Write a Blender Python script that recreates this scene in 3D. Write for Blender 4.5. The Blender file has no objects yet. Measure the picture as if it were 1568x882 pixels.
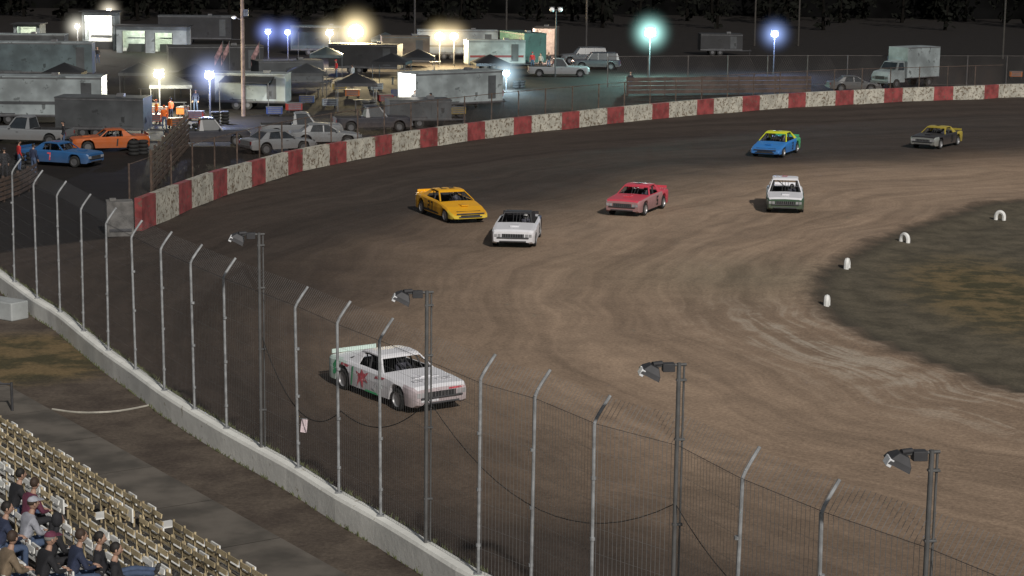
import bpy, math, random
import numpy as np
from mathutils import Vector, Matrix, noise as mnoise
random.seed(7)
S=bpy.context.scene
COL=S.collection
rad=math.radians
# ---------------------------------------------------------------- camera
F=3000.0; HC=13.8; TH=math.atan(541/F)
cam=bpy.data.cameras.new("camera"); cam.lens=36*F/1568; cam.clip_end=3000; cam.clip_start=0.5
camo=bpy.data.objects.new("camera",cam); COL.objects.link(camo); S.camera=camo
CM=Matrix.Translation((0,0,HC))@Matrix.Rotation(math.pi/2-TH,4,'X')@Matrix.Rotation(rad(0.7),4,'Z')
camo.matrix_world=CM
C3=CM.to_3x3()
def P(x,y,z=0.0):
    "world position at height z of image pixel x, y, projected through the camera"
    d=C3@Vector(((x-784)/F,(441-y)/F,-1))
    t=(z-HC)/d.z
    return Vector((d.x*t,d.y*t,z))
# ---------------------------------------------------------------- materials
def newmat(name):
    m=bpy.data.materials.new(name); m.use_nodes=True
    nt=m.node_tree; b=nt.nodes['Principled BSDF']
    return m,nt,b
def N(nt,t,**k):
    n=nt.nodes.new(t)
    for a,v in k.items(): setattr(n,a,v)
    return n
def mixc(nt,fac,a,b,blend='MIX'):
    n=N(nt,'ShaderNodeMix',data_type='RGBA',blend_type=blend)
    for i,s in ((0,fac),(6,a),(7,b)):
        if isinstance(s,bpy.types.NodeSocket): nt.links.new(s,n.inputs[i])
        elif isinstance(s,(tuple,list)): n.inputs[i].default_value=(*s,1) if len(s)==3 else s
        else: n.inputs[i].default_value=s
    return n.outputs[2]
def math_(nt,op,a,b=None,c=None,clamp=False):
    n=N(nt,'ShaderNodeMath',operation=op,use_clamp=clamp)
    for i,s in enumerate((a,b,c)):
        if s is None: continue
        if isinstance(s,bpy.types.NodeSocket): nt.links.new(s,n.inputs[i])
        else: n.inputs[i].default_value=s
    return n.outputs[0]
def mrange(nt,v,a,b,c=0,d=1,smooth=True):
    n=N(nt,'ShaderNodeMapRange',interpolation_type='SMOOTHSTEP' if smooth else 'LINEAR')
    nt.links.new(v,n.inputs[0])
    for i,s in enumerate((a,b,c,d)): n.inputs[i+1].default_value=s
    return n.outputs[0]
def noise_(nt,vec,scale,detail=3,rough=.55):
    n=N(nt,'ShaderNodeTexNoise'); n.inputs['Scale'].default_value=scale
    n.inputs['Detail'].default_value=detail; n.inputs['Roughness'].default_value=rough
    if vec is not None: nt.links.new(vec,n.inputs['Vector'])
    return n.outputs['Fac']
MC={}
def mat(name,rgb,rough=.7,metal=0,var=.2,scale=2.5,emit=0,bump=0,spot=None,spec=None):
    if name in MC: return MC[name]
    m,nt,b=newmat(name)
    tc=N(nt,'ShaderNodeTexCoord').outputs['Object']
    f=mrange(nt,noise_(nt,tc,scale,3),.3,.7)
    c=mixc(nt,f,tuple(max(0,x*(1-var)) for x in rgb),tuple(min(1,x*(1+var)) for x in rgb))
    if spot:
        f2=mrange(nt,noise_(nt,tc,spot[1],3,.7),spot[2],spot[2]+.06)
        c=mixc(nt,f2,c,spot[0])
    nt.links.new(c,b.inputs['Base Color'])
    b.inputs['Roughness'].default_value=rough; b.inputs['Metallic'].default_value=metal
    if spec is not None: b.inputs['Specular IOR Level'].default_value=spec
    if emit:
        b.inputs['Emission Color'].default_value=(*rgb,1); b.inputs['Emission Strength'].default_value=emit
    if bump:
        bn=N(nt,'ShaderNodeBump'); bn.inputs['Strength'].default_value=bump; bn.inputs['Distance'].default_value=.03
        nt.links.new(noise_(nt,tc,scale*6,3),bn.inputs['Height']); nt.links.new(bn.outputs[0],b.inputs['Normal'])
    MC[name]=m; return m
def paint(name,rgb,dirt=.7,rough=.38):
    key='paint_'+name
    if key in MC: return MC[key]
    m,nt,b=newmat(key)
    tc=N(nt,'ShaderNodeTexCoord').outputs['Object']
    sep=N(nt,'ShaderNodeSeparateXYZ'); nt.links.new(tc,sep.inputs[0])
    n=noise_(nt,tc,3.5,4,.65)
    z=math_(nt,'ADD',sep.outputs[2],math_(nt,'MULTIPLY',n,-.8))
    f=mrange(nt,z,.55,-.25,0.04,dirt)
    sp=mrange(nt,noise_(nt,tc,18,3,.6),.56,.7,0,.35*dirt)
    f=math_(nt,'MAXIMUM',f,sp)
    c=mixc(nt,f,rgb,(.12,.09,.07))
    nt.links.new(c,b.inputs['Base Color'])
    nt.links.new(mrange(nt,f,0,.7,rough,.8),b.inputs['Roughness'])
    MC[key]=m; return m
black=mat('black_rubber',(.018,.018,.018),.85)
dark=mat('dark_interior',(.02,.02,.022),.8)
glass=mat('dark_glass',(.02,.025,.03),.12)
steel=mat('galvanized_steel',(.32,.33,.34),.6,.3,.25,5)
trim=mat('dim_trim',(.10,.10,.105),.6,.2)  # steel, dimmed in its colour for the poorly lit pit
rust=mat('rusty_steel',(.10,.07,.055),.8,.1,.4,4)
rim=mat('wheel_rim',(.35,.35,.36),.4,.5)
darkmetal=mat('dark_metal',(.06,.06,.065),.6,.3)
# ---------------------------------------------------------------- mesh builder
class MB:
    def __init__(s): s.v=[];s.f=[];s.m=[];s.mats=[];s.sm=[]
    def mi(s,m):
        if m not in s.mats: s.mats.append(m)
        return s.mats.index(m)
    def add(s,vs,fs,m,sm=False):
        o=len(s.v); s.v.extend([tuple(p) for p in vs]); i=s.mi(m)
        for f in fs: s.f.append([o+k for k in f]); s.m.append(i); s.sm.append(sm)
    def face(s,vs,m): s.add(vs,[list(range(len(vs)))],m)
    def box(s,c,d,m,rz=0,M=None):
        x,y,z=d[0]/2,d[1]/2,d[2]/2
        vs=[Vector(p) for p in ((-x,-y,-z),(x,-y,-z),(x,y,-z),(-x,y,-z),(-x,-y,z),(x,-y,z),(x,y,z),(-x,y,z))]
        if M is not None: vs=[M@p for p in vs]
        if rz:
            R=Matrix.Rotation(rz,3,'Z'); vs=[R@p for p in vs]
        c=Vector(c); vs=[p+c for p in vs]
        s.add(vs,[(0,3,2,1),(4,5,6,7),(0,1,5,4),(1,2,6,5),(2,3,7,6),(3,0,4,7)],m)
    def tube(s,p0,p1,r0,m,r1=None,n=8,caps=True):
        if r1 is None: r1=r0
        p0=Vector(p0);p1=Vector(p1); d=(p1-p0)
        if d.length<1e-6: return
        d.normalize(); a=d.orthogonal().normalized(); b=d.cross(a)
        vs=[];
        for p,r in ((p0,r0),(p1,r1)):
            for i in range(n):
                t=2*math.pi*i/n; vs.append(p+a*math.cos(t)*r+b*math.sin(t)*r)
        s.add(vs,[(i,(i+1)%n,n+(i+1)%n,n+i) for i in range(n)],m,True)
        if caps:
            s.add(vs[:n],[tuple(range(n-1,-1,-1))],m); s.add(vs[n:],[tuple(range(n))],m)
    def path(s,pts,r,m,n=6):
        for a,b in zip(pts[:-1],pts[1:]): s.tube(a,b,r,m,n=n,caps=True)
    def ell(s,c,r,m,n=12,k=8,M=None,zmin=-2,fn=None):
        c=Vector(c); vs=[];fs=[]
        for i in range(k+1):
            ph=math.pi*i/k
            for j in range(n):
                t=2*math.pi*j/n
                p=Vector((math.sin(ph)*math.cos(t),math.sin(ph)*math.sin(t),math.cos(ph)))
                if fn: p=fn(p)
                p=Vector((p.x*r[0],p.y*r[1],max(p.z,zmin)*r[2]))
                if M is not None: p=M@p
                vs.append(c+p)
        for i in range(k):
            for j in range(n):
                fs.append((i*n+j,(i+1)*n+j,(i+1)*n+(j+1)%n,i*n+(j+1)%n))
        s.add(vs,fs,m,True)
    def build(s,name,loc=(0,0,0),rz=0,ang=35,bevel=0):
        me=bpy.data.meshes.new(name); me.from_pydata(s.v,[],s.f)
        for m in s.mats: me.materials.append(m)
        me.polygons.foreach_set('material_index',s.m)
        me.polygons.foreach_set('use_smooth',[bool(x) for x in s.sm])
        me.update()
        if any(s.sm): me.set_sharp_from_angle(angle=rad(ang))
        o=bpy.data.objects.new(name,me); COL.objects.link(o)
        o.location=loc; o.rotation_euler=(0,0,rz)
        if bevel:
            b=o.modifiers.new('bevel','BEVEL'); b.width=bevel; b.segments=2; b.limit_method='ANGLE'
        return o
def catmull(pts,step):
    pts=[Vector(p) for p in pts]; q=[pts[0]*2-pts[1]]+pts+[pts[-1]*2-pts[-2]]; fine=[]
    for i in range(1,len(q)-2):
        for k in range(20):
            t=k/20; a,b,c,d=q[i-1],q[i],q[i+1],q[i+2]
            fine.append(.5*((2*b)+(c-a)*t+(2*a-5*b+4*c-d)*t*t+(3*b-a-3*c+d)*t**3))
    fine.append(q[-2]); out=[fine[0]]; acc=0
    for a,b in zip(fine[:-1],fine[1:]):
        L=(b-a).length
        while acc+L>=step:
            t=(step-acc)/L; a=a+(b-a)*t; out.append(a.copy()); L=(b-a).length; acc=0
            if L<1e-9: break
        acc+=L
    return out
# ---------------------------------------------------------------- track lines
WALLPX=[(218,354),(260,335),(330,305),(390,285),(450,266),(500,254),(560,242),(650,226),(740,213),(800,205),(880,196),(950,188),(1040,179),(1120,172),(1230,164),(1320,159),(1410,155),(1500,152),(1568,149)]
wall=[P(*p) for p in WALLPX]
wall+= [wall[-1]+Vector((15,3,0)),wall[-1]+Vector((35,3,0)),wall[-1]+Vector((60,-4,0))]
wallc=catmull(wall,.7)
POSTS=[(22,432,0),(57,457,0),(92,478,0),(128,507,0),(166,537,0),(208,566,0),(252,598,0),(298,627,0),(347,656,0),(400,685,1),(457,716,0),(519,755,0),(583,790,0),(652,831,1),(732,879,0)]
WH=.65
fposts=[(P(x,y,WH),k) for x,y,k in POSTS]
fposts.insert(0,(fposts[0][0]*2-fposts[1][0],0)); fposts.insert(0,(fposts[0][0]*2-fposts[1][0],0))
ARM=Vector((.30,.2,.50))
for x,y,k in ((840,568,0),(935,605,0),(1040,553,1),(1158,683,0),(1290,733,0),(1427,686,1)):
    p=P(x,y,6.3) if k else P(x,y,5.25)-ARM
    p.z=WH; fposts.append((p,k))
dl=(fposts[-1][0]-fposts[-4][0])/3
for i in range(5):
    fposts.append((fposts[-1][0]+dl,0))
fl=[p for p,k in fposts]
INF=[(1568,308),(1480,325),(1400,348),(1330,378),(1275,408),(1252,435),(1258,465),(1285,492),(1340,522),(1420,552),(1500,578),(1568,602)]
inf=[P(*p) for p in INF]
inf=[inf[0]+Vector((70,22,0)),inf[0]+Vector((30,14,0))]+inf+[inf[-1]+Vector((12,-9,0)),inf[-1]+Vector((60,-25,0))]
infc=catmull(inf,1.5)
infpoly=[(p.x,p.y) for p in infc]+[(150,80)]
# ---------------------------------------------------------------- ground
def axis(lo,hi,st,far):
    a=list(np.arange(lo,hi,st)); s=st
    x=hi
    while x<far: a.append(x); s*=1.25; x+=s
    s=st; x=lo-st; b=[]
    while x>-far: b.append(x); s*=1.25; x-=s
    return np.array(b[::-1]+a)
gx=axis(-40,62,.6,900); gy=axis(24,185,.6,1200)
X,Y=np.meshgrid(gx,gy); n0,n1=X.shape; xs=X.ravel(); ys=Y.ravel()
def pdist(px,py,poly,closed=True):
    dm=np.full(px.shape,1e9); ins=np.zeros(px.shape,bool); n=len(poly)
    for i in range(n if closed else n-1):
        ax,ay=poly[i]; bx,by=poly[(i+1)%n]; dx,dy=bx-ax,by-ay
        t=np.clip(((px-ax)*dx+(py-ay)*dy)/(dx*dx+dy*dy+1e-12),0,1)
        dm=np.minimum(dm,np.hypot(px-ax-t*dx,py-ay-t*dy))
        if closed:
            c=((ay>py)!=(by>py)); 
            with np.errstate(divide='ignore',invalid='ignore'):
                ins^= c & (px< (bx-ax)*(py-ay)/(by-ay if by!=ay else 1e-9)+ax)
    return dm,ins
du,inside=pdist(xs,ys,infpoly)
u=np.where(inside,-du,du)
wp=[(p.x,p.y) for p in wallc[::6]]
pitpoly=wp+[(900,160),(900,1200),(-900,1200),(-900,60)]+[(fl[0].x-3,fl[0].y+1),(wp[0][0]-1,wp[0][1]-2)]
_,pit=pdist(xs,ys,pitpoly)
standpoly=[(p.x,p.y) for p in fl]+[(60,-50),(-300,-50),(-300,fl[0].y+20)]
_,stand=pdist(xs,ys,standpoly)
dfn,_=pdist(xs,ys,[(p.x,p.y) for p in fl],False)
v=np.arctan2(-(ys-76),-(xs-32))*22
zz=np.zeros(xs.shape)
core=(xs>-45)&(xs<70)&(ys>20)&(ys<190)
for i in np.nonzero(core)[0]:
    zz[i]=mnoise.noise((xs[i]*.25,ys[i]*.25,0))*.05+mnoise.noise((xs[i]*.9,ys[i]*.9,3))*.02
zz[stand]*=.3
zz+=np.where(inside,-.12*np.clip(du/2,0,1),.10*np.exp(-((u-.6)/.6)**2))
rut=np.exp(-((u-2.6)/2.2)**2)*np.clip((76-ys)/6,0,1)*(~inside)
gc=P(1545,450); grass=np.exp(-(((xs-gc.x)/4.6)**2+((ys-gc.y)/11)**2))*inside
gs=P(60,560)
grass2=np.exp(-(((xs-gs.x+1)/4.2)**2+((ys-gs.y-1)/4.5)**2)**2)*stand
gt=P(1150,425); tint=np.exp(-(((xs-gt.x)/5)**2+((ys-gt.y)/5)**2))*(~inside)
verts=np.stack([xs,ys,zz],1)
idx=np.arange(n0*n1).reshape(n0,n1)
faces=np.stack([idx[:-1,:-1].ravel(),idx[:-1,1:].ravel(),idx[1:,1:].ravel(),idx[1:,:-1].ravel()],1)
me=bpy.data.meshes.new('ground'); me.from_pydata(verts.tolist(),[],faces.tolist())
near_fence=np.exp(-(dfn/7)**2)*(~stand)  # darkens the dirt towards the fence
for nm,a in (('u',u),('v',v),('infield',inside*1.0),('pit',pit*1.0),('stand',stand*1.0),('rut',rut),('grass',np.maximum(grass,grass2)),('near_fence',near_fence),('tint',tint)):
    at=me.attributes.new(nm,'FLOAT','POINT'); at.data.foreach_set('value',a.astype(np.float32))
me.polygons.foreach_set('use_smooth',[True]*len(me.polygons))
go=bpy.data.objects.new('ground',me); COL.objects.link(go)
m,nt,b=newmat('dirt_ground'); 
A=lambda n:(lambda q:(setattr(q,'attribute_name',n),q.outputs['Fac'])[1])(N(nt,'ShaderNodeAttribute'))
tc=N(nt,'ShaderNodeTexCoord').outputs['Object']
au,av=A('u'),A('v')
def scl(c,f):
    q=N(nt,'ShaderNodeVectorMath',operation='SCALE'); nt.links.new(c,q.inputs[0]); nt.links.new(f,q.inputs['Scale']); return q.outputs[0]
big=noise_(nt,tc,.09,2); med=noise_(nt,tc,.7,4,.65); fine=noise_(nt,tc,9,3,.7)
auw=math_(nt,'ADD',au,math_(nt,'MULTIPLY',big,5))   # lines wander across the track
cmb=N(nt,'ShaderNodeCombineXYZ'); nt.links.new(math_(nt,'MULTIPLY',auw,.42),cmb.inputs[0]); nt.links.new(math_(nt,'MULTIPLY',av,.06),cmb.inputs[1])
streak=noise_(nt,cmb.outputs[0],1.0,3,.55)
cmb2=N(nt,'ShaderNodeCombineXYZ'); nt.links.new(math_(nt,'MULTIPLY',auw,2.0),cmb2.inputs[0]); nt.links.new(math_(nt,'MULTIPLY',av,.13),cmb2.inputs[1])
streak2=noise_(nt,cmb2.outputs[0],1.0,3,.6)
wet_falloff=mrange(nt,math_(nt,'ADD',au,math_(nt,'MULTIPLY_ADD',big,9,math_(nt,'MULTIPLY',streak,6))),18.5,31)  # wet outer dirt; floodlight falloff is painted into the same darkening
wet_falloff=math_(nt,'MAXIMUM',wet_falloff,math_(nt,'MULTIPLY',A('near_fence'),.6))
c=mixc(nt,wet_falloff,(.345,.250,.178),(.066,.051,.042))
c=mixc(nt,math_(nt,'MULTIPLY',A('tint'),.35),c,(.17,.17,.115))
c=scl(c,mrange(nt,streak,.3,.7,.80,1.14))
c=scl(c,mrange(nt,math_(nt,'ADD',math_(nt,'MULTIPLY',streak2,.55),math_(nt,'MULTIPLY',med,.45)),.35,.65,.82,1.12))
rf=math_(nt,'MULTIPLY',A('rut'),mrange(nt,math_(nt,'ADD',math_(nt,'MULTIPLY',streak2,.6),math_(nt,'MULTIPLY',med,.4)),.47,.60))
c=mixc(nt,math_(nt,'MULTIPLY',rf,.6),c,(.52,.46,.38))
c=mixc(nt,A('infield'),c,mixc(nt,mrange(nt,med,.3,.7),(.088,.076,.055),(.155,.132,.095)))
edge=mrange(nt,math_(nt,'ABSOLUTE',math_(nt,'ADD',au,math_(nt,'MULTIPLY_ADD',med,1.6,-.8))),.0,1.0,.6,0)
c=mixc(nt,edge,c,(.05,.042,.035))
c=mixc(nt,A('pit'),c,mixc(nt,med,(.009,.008,.0075),(.030,.025,.022)))  # pit gets little light; that dimness is put into its ground colour
c=mixc(nt,A('stand'),c,mixc(nt,mrange(nt,med,.3,.7),(.08,.063,.052),(.14,.113,.09)))
gf=mrange(nt,math_(nt,'MULTIPLY',A('grass'),math_(nt,'ADD',.35,med)),.2,.75)
c=mixc(nt,math_(nt,'MULTIPLY',gf,.8),c,mixc(nt,mrange(nt,med,.4,.6),(.075,.068,.034),(.21,.15,.072)))
c=scl(c,mrange(nt,fine,.25,.75,.78,1.22))
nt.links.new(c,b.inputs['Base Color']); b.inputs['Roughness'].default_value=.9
b.inputs['Specular IOR Level'].default_value=.15
bn=N(nt,'ShaderNodeBump'); bn.inputs['Strength'].default_value=.5; bn.inputs['Distance'].default_value=.05
nt.links.new(math_(nt,'ADD',math_(nt,'MULTIPLY',fine,.6),med),bn.inputs['Height']); nt.links.new(bn.outputs[0],b.inputs['Normal'])
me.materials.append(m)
# ---------------------------------------------------------------- outer wall
wr=mat('red_wall_paint',(.23,.045,.045),.75,0,.35,1.5,spot=((.14,.09,.07),5,.58))
ww=mat('white_wall_paint',(.42,.40,.34),.8,0,.22,1.5,spot=((.15,.115,.08),4.5,.53))
mb=MB(); n=len(wallc)
def offs(pts,i,o):
    a=pts[max(0,i-1)];b_=pts[min(len(pts)-1,i+1)]; t=(b_-a); t.z=0; t.normalize(); return pts[i]+Vector((-t.y,t.x,0))*o
for i in range(n-1):
    h0=1.55-.35*min(1,i/50); h1=1.55-.35*min(1,(i+1)/50)
    k=wr if (i%8)<3 else ww
    a,b_=offs(wallc,i,0),offs(wallc,i+1,0); a2,b2=offs(wallc,i,.35),offs(wallc,i+1,.35)
    z=Vector((0,0,1)); lo=-.2*z
    mb.face([a+lo,b_+lo,b_+z*h1,a+z*h0],k); mb.face([a+z*h0,b_+z*h1,b2+z*h1,a2+z*h0],k); mb.face([a2+lo,a2+z*h0,b2+z*h1,b2+lo],k)
    if i==0: mb.face([a+lo,a+z*h0,a2+z*h0,a2+lo],k)
mb.build('track_wall')
mb=MB(); cg=mat('old_concrete',(.13,.125,.12),.9,0,.35,2,bump=.3)
mb.box((0,0,.8),(1.2,1.0,1.6),cg); mb.box((-.3,0,1.66),(.3,.3,.12),cg); mb.box((0,-.52,.3),(1.0,.04,.15),darkmetal)
mb.build('concrete_barrier',P(184,360),.25,bevel=.05)
# ---------------------------------------------------------------- front wall and fence
cw=mat('whitewashed_concrete',(.86,.86,.81),.85,0,.1,.9,bump=.25,spot=((.50,.47,.39),3,.64))
fc=catmull(fl,1.0); mb=MB()
for i in range(len(fc)-1):
    A1=[offs(fc,i,o) for o in (.2,.2,.16,-.16,-.2,-.2)]; B1=[offs(fc,i+1,o) for o in (.2,.2,.16,-.16,-.2,-.2)]
    hs=[-.2,.58,.65,.65,.58,-.2]
    for q in (A1,B1):
        for k in range(6): q[k]=Vector((q[k].x,q[k].y,hs[k]))
    mb.add(A1+B1,[(k,k+1,k+7,k+6) for k in range(5)],cw)
mb.build('concrete_wall')
cw2=mat('blue_grey_concrete',(.36,.38,.38),.85,0,.2,.9,bump=.3)
mb=MB()
mb.box((0,0,.33),(1.6,.8,.66),cw2,0); mb.box((-.6,-.6,.16),(1.2,.4,.32),cw2)
mb.build('concrete_step_block',P(8,486),-.6,bevel=.04)
wm=mat('dry_weeds',(.10,.11,.05),.9)
mb=MB()
for i in range(1500):
    k=random.random()*(len(fc)-2); i0=int(k); off=random.choice((.19,.17,.23,-.22)); q=offs(fc,i0,off); p=Vector((q.x,q.y,0))+(fc[i0+1]-fc[i0])*(k-i0); p.z=.62 if 0<off<.2 else 0
    for j in range(2):
        dx=random.uniform(-.08,.08);h=random.uniform(.05,.16)
        mb.face([p+Vector((-.02,0,0)),p+Vector((.02,0,0)),p+Vector((dx,random.uniform(-.05,.05),h))],wm)
mb.build('weeds')
mb=MB()
PH=[]
for i,(p,k) in enumerate(fposts):
    if k: PH.append(p+Vector((0,0,5.25-WH))); continue
    ln=Vector((random.uniform(-.06,.06),random.uniform(-.05,.05),0))
    top=p+ln+Vector((0,0,5.25-.5-WH+random.uniform(-.06,.06)))
    mb.tube(p-Vector((0,0,.3)),top,.036,steel,n=8)
    pts=[top,top+Vector((.05,.03,.12)),top+Vector((.15,.1,.28)),top+ARM]
    mb.path(pts,.034,steel,8); PH.append(top+ARM)
    mb.box(p+Vector((0,0,.02)),(.16,.16,.03),steel)
    for h in (.6,1.8,3.0): mb.tube(p+Vector((0,0,h)),p+Vector((0,0,h+.06)),.05,steel)
wire=mat('fence_wire',(.34,.34,.34),.6,.3,.1)
for (p,k),(q,k2) in zip(fposts[:-1],fposts[1:]):
    dv=q-p; L=dv.length; t=dv.normalized(); w=.0055; cnt=int(L/.11)
    for i in range(cnt):
        b0=p+dv*((i+.5)/cnt)+Vector((.03,.02,0)); hgt=4.6-.5
        b1=b0+Vector((0,0,hgt)); b2=b1+ARM*.9
        mb.add([b0-t*w,b0+t*w,b1+t*w,b1-t*w,b2+t*w,b2-t*w],[(0,1,2,3),(3,2,4,5)],wire)
    for j in range(9):
        z=.05+j*.5
        a=p+Vector((.03,.02,z)); c_=q+Vector((.03,.02,z)); e=Vector((0,0,.0022))
        mb.add([a-e,c_-e,c_+e,a+e],[(0,1,2,3)],wire)
    for z in (.08,4.08): mb.tube(p+Vector((.03,.02,z)),q+Vector((.03,.02,z)),.006,darkmetal,n=4,caps=False)
mb.build('catch_fence')
lens=mat('lamp_lens',(.75,.76,.78),.3)
pole=mat('lamp_pole_steel',(.12,.12,.12),.6,.2)
for p,k in fposts:
    if not k: continue
    mb=MB()
    mb.tube((0,0,-.3),(0,0,5.62),.042,pole); mb.tube((.10,.03,-.3),(.10,.03,5.55),.022,pole)
    mb.tube((.14,.05,5.58),(-.62,-.1,5.58),.03,pole)
    for z in (1,2.6,4.2,5.3): mb.box((.05,.015,z),(.19,.09,.04),pole)
    mb.box((-.2,-.03,5.55),(.22,.17,.15),darkmetal); mb.tube((-.32,-.03,5.62),(-.5,-.1,5.62),.05,darkmetal)
    R=Matrix.Rotation(rad(28),3,'Y')@Matrix.Rotation(rad(6),3,'X')
    c0=Vector((-.52,-.1,5.5))
    def fr(z,x,y): return [c0+R@Vector(q) for q in ((-x,-y,z),(x,-y,z),(x,y,z),(-x,y,z))]
    a=fr(.11,.09,.09);b_=fr(.0,.17,.15);c_=fr(-.09,.19,.17); d_=fr(-.095,.165,.145)
    for q,r in ((a,b_),(b_,c_)): mb.add(q+r,[(i,(i+1)%4,4+(i+1)%4,4+i) for i in range(4)],darkmetal)
    mb.face(a,darkmetal); mb.face(d_,lens); mb.add(c_+d_,[(i,(i+1)%4,4+(i+1)%4,4+i) for i in range(4)],pole)
    mb.box((-.70,-.14,5.5),(.08,.22,.13),lens,M=R)
    mb.build('fence_lamp_post',p,0.1,bevel=.008)
lp=[p for p,k in fposts if k]
mb=MB()
def droop(a,b_,sag,r=.012):
    pts=[a.lerp(b_,i/16)-Vector((0,0,sag*4*(i/16)*(1-i/16))) for i in range(17)]; mb.path(pts,r,black,5)
a=lp[0]+Vector((.05,.05,2.9)); m1=fposts[13][0]+Vector((0.05,.05,2.0)); b_=lp[1]+Vector((.05,.05,3.2))
droop(a,m1,1.0); droop(m1,b_,.5); droop(b_,lp[2]+Vector((0,0,3.0)),1.3,.009); droop(lp[2]+Vector((0,0,3.0)),lp[3]+Vector((0,0,3.0)),1.2,.009)
mb.build('power_cable')
mb=MB(); pk=mat('pink_paper',(.88,.72,.76),.8,0,.08)
mb.box((0,0,0),(.16,.012,.34),pk,M=Matrix.Rotation(rad(6),3,'Y')); mb.box((0,.0,.18),(.16,.02,.02),steel)
q=fposts[12][0]; mb.build('paper_sign',Vector((q.x+.16,q.y-.1,1.75)),-.2)
# ---------------------------------------------------------------- grandstand
A0=P(0,634,.85); B0=P(415,882,.85); A0.z=B0.z=0
al=(B0-A0).normalized(); pe=Vector((al.y,-al.x,0)); 
if pe.y>0: pe=-pe
RISE=.23; SP=.8
seatw=mat('worn_white_seat',(.86,.86,.83),.7,0,.15,1.3,spot=((.5,.45,.36),3,.64))
seatt=mat('faded_tan_seat',(.46,.375,.23),.7,0,.35,1.3,spot=((.22,.16,.10),4,.6))
conc=mat('grandstand_concrete',(.055,.05,.045),.9,0,.3,1.5)
ang=math.atan2(al.y,al.x)
mb=MB()
for k in range(20):
    z=RISE*k+.12; c_=A0+al*10+pe*(SP*k+.12); mb.box((c_.x,c_.y,z/2),(52,SP-.002,z),conc,ang)
mb.build('grandstand_steps')
mb=MB()
for k in range(18):
    z0=RISE*k+.12
    for i in range(-14,60):
        if (i+2)%22==0: continue
        c_=A0+al*(i*.56+random.uniform(-.015,.015))+pe*(SP*k)
        r=random.random()
        bk=seatt if (k<3 or r<.10) else (seatw if k>3 or r>.5 else seatt)
        def bx(a_,p_,z_,d,m_,M=None):
            q=c_+al*a_+pe*p_; mb.box((q.x,q.y,z0+z_),d,m_,ang,M)
        tl=Matrix.Rotation(rad(-10+random.uniform(-4,4)),3,'X')
        bx(0,.12,.68,(.46,.03,.10),bk,tl); bx(0,.09,.50,(.46,.03,.08),bk,tl)
        if r<.75: bx(0,-.12,.40,(.46,.38,.03),seatw)
        else: bx(0,.0,.56,(.42,.035,.32),seatw)
        bx(-.26,.1,.38,(.035,.045,.78),seatt if k<6 else rust); bx(-.26,-.12,.36,(.03,.34,.03),rust)
mb.build('grandstand_seats')
mb=MB(); wk=mat('walkway_concrete',(.12,.105,.088),.9,0,.35,.8,bump=.2)
for i in range(14):
    a=A0+al*(i*3.6-10)-pe*.3; b_=a+al*3.58; w_=-pe*2.2
    z=Vector((0,0,.06)); mb.add([a+z,b_+z,b_+w_+z,a+w_+z,a+w_-z,b_+w_-z],[(0,1,2,3),(3,2,5,4)],wk)
mb.build('walkway')
mb=MB(); hs=mat('hose_rubber',(.4,.38,.33),.6)
mb.path([p+Vector((0,0,.03)) for p in catmull([P(80,628),P(120,633),P(170,632),P(210,626),P(250,617)],.3)],.03,hs); mb.build('hose')
mb=MB(); mb.tube((0,0,0),(0,0,.9),.04,darkmetal); mb.tube((0,0,.85),(-2.5,.2,.85),.03,darkmetal); mb.tube((-2.5,.2,0),(-2.5,.2,.9),.04,darkmetal); mb.build('pipe_railing',P(19,632))
# ---------------------------------------------------------------- cars
DIG={'1':'bc','4':'fgbc','7':'abc','8':'abcdefg','3':'abgcd','5':'afgcd','2':'abged','0':'abcdef','6':'afgedc','9':'abcdfg'}
def digits(mb,txt,o,ux,uz,h,m,t=None):
    t=t or h*.2; w=h*.55; o=Vector(o);ux=Vector(ux);uz=Vector(uz); nrm=ux.cross(uz)*.004
    x0=-(len(txt)*(w+t*1.6))/2+t*.8
    for ch in txt:
        seg={'a':((0,h-t),(w,h)),'d':((0,0),(w,t)),'g':((0,h/2-t/2),(w,h/2+t/2)),'b':((w-t,h/2),(w,h)),'c':((w-t,0),(w,h/2)),'f':((0,h/2),(t,h)),'e':((0,0),(t,h/2))}
        for i,s_ in enumerate(DIG[ch]):
            (a,b_),(c_,d_)=seg[s_]
            e=nrm*(1+.25*i); sk_=ux*.12
            mb.face([o+ux*(x0+a)+(uz+sk_)*b_+e,o+ux*(x0+c_)+(uz+sk_)*b_+e,o+ux*(x0+c_)+(uz+sk_)*d_+e,o+ux*(x0+a)+(uz+sk_)*d_+e],m)
        x0+=w+t*1.6
def interp(tab,x): return float(np.interp(x,[t[0] for t in tab],[t[1] for t in tab]))
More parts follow.
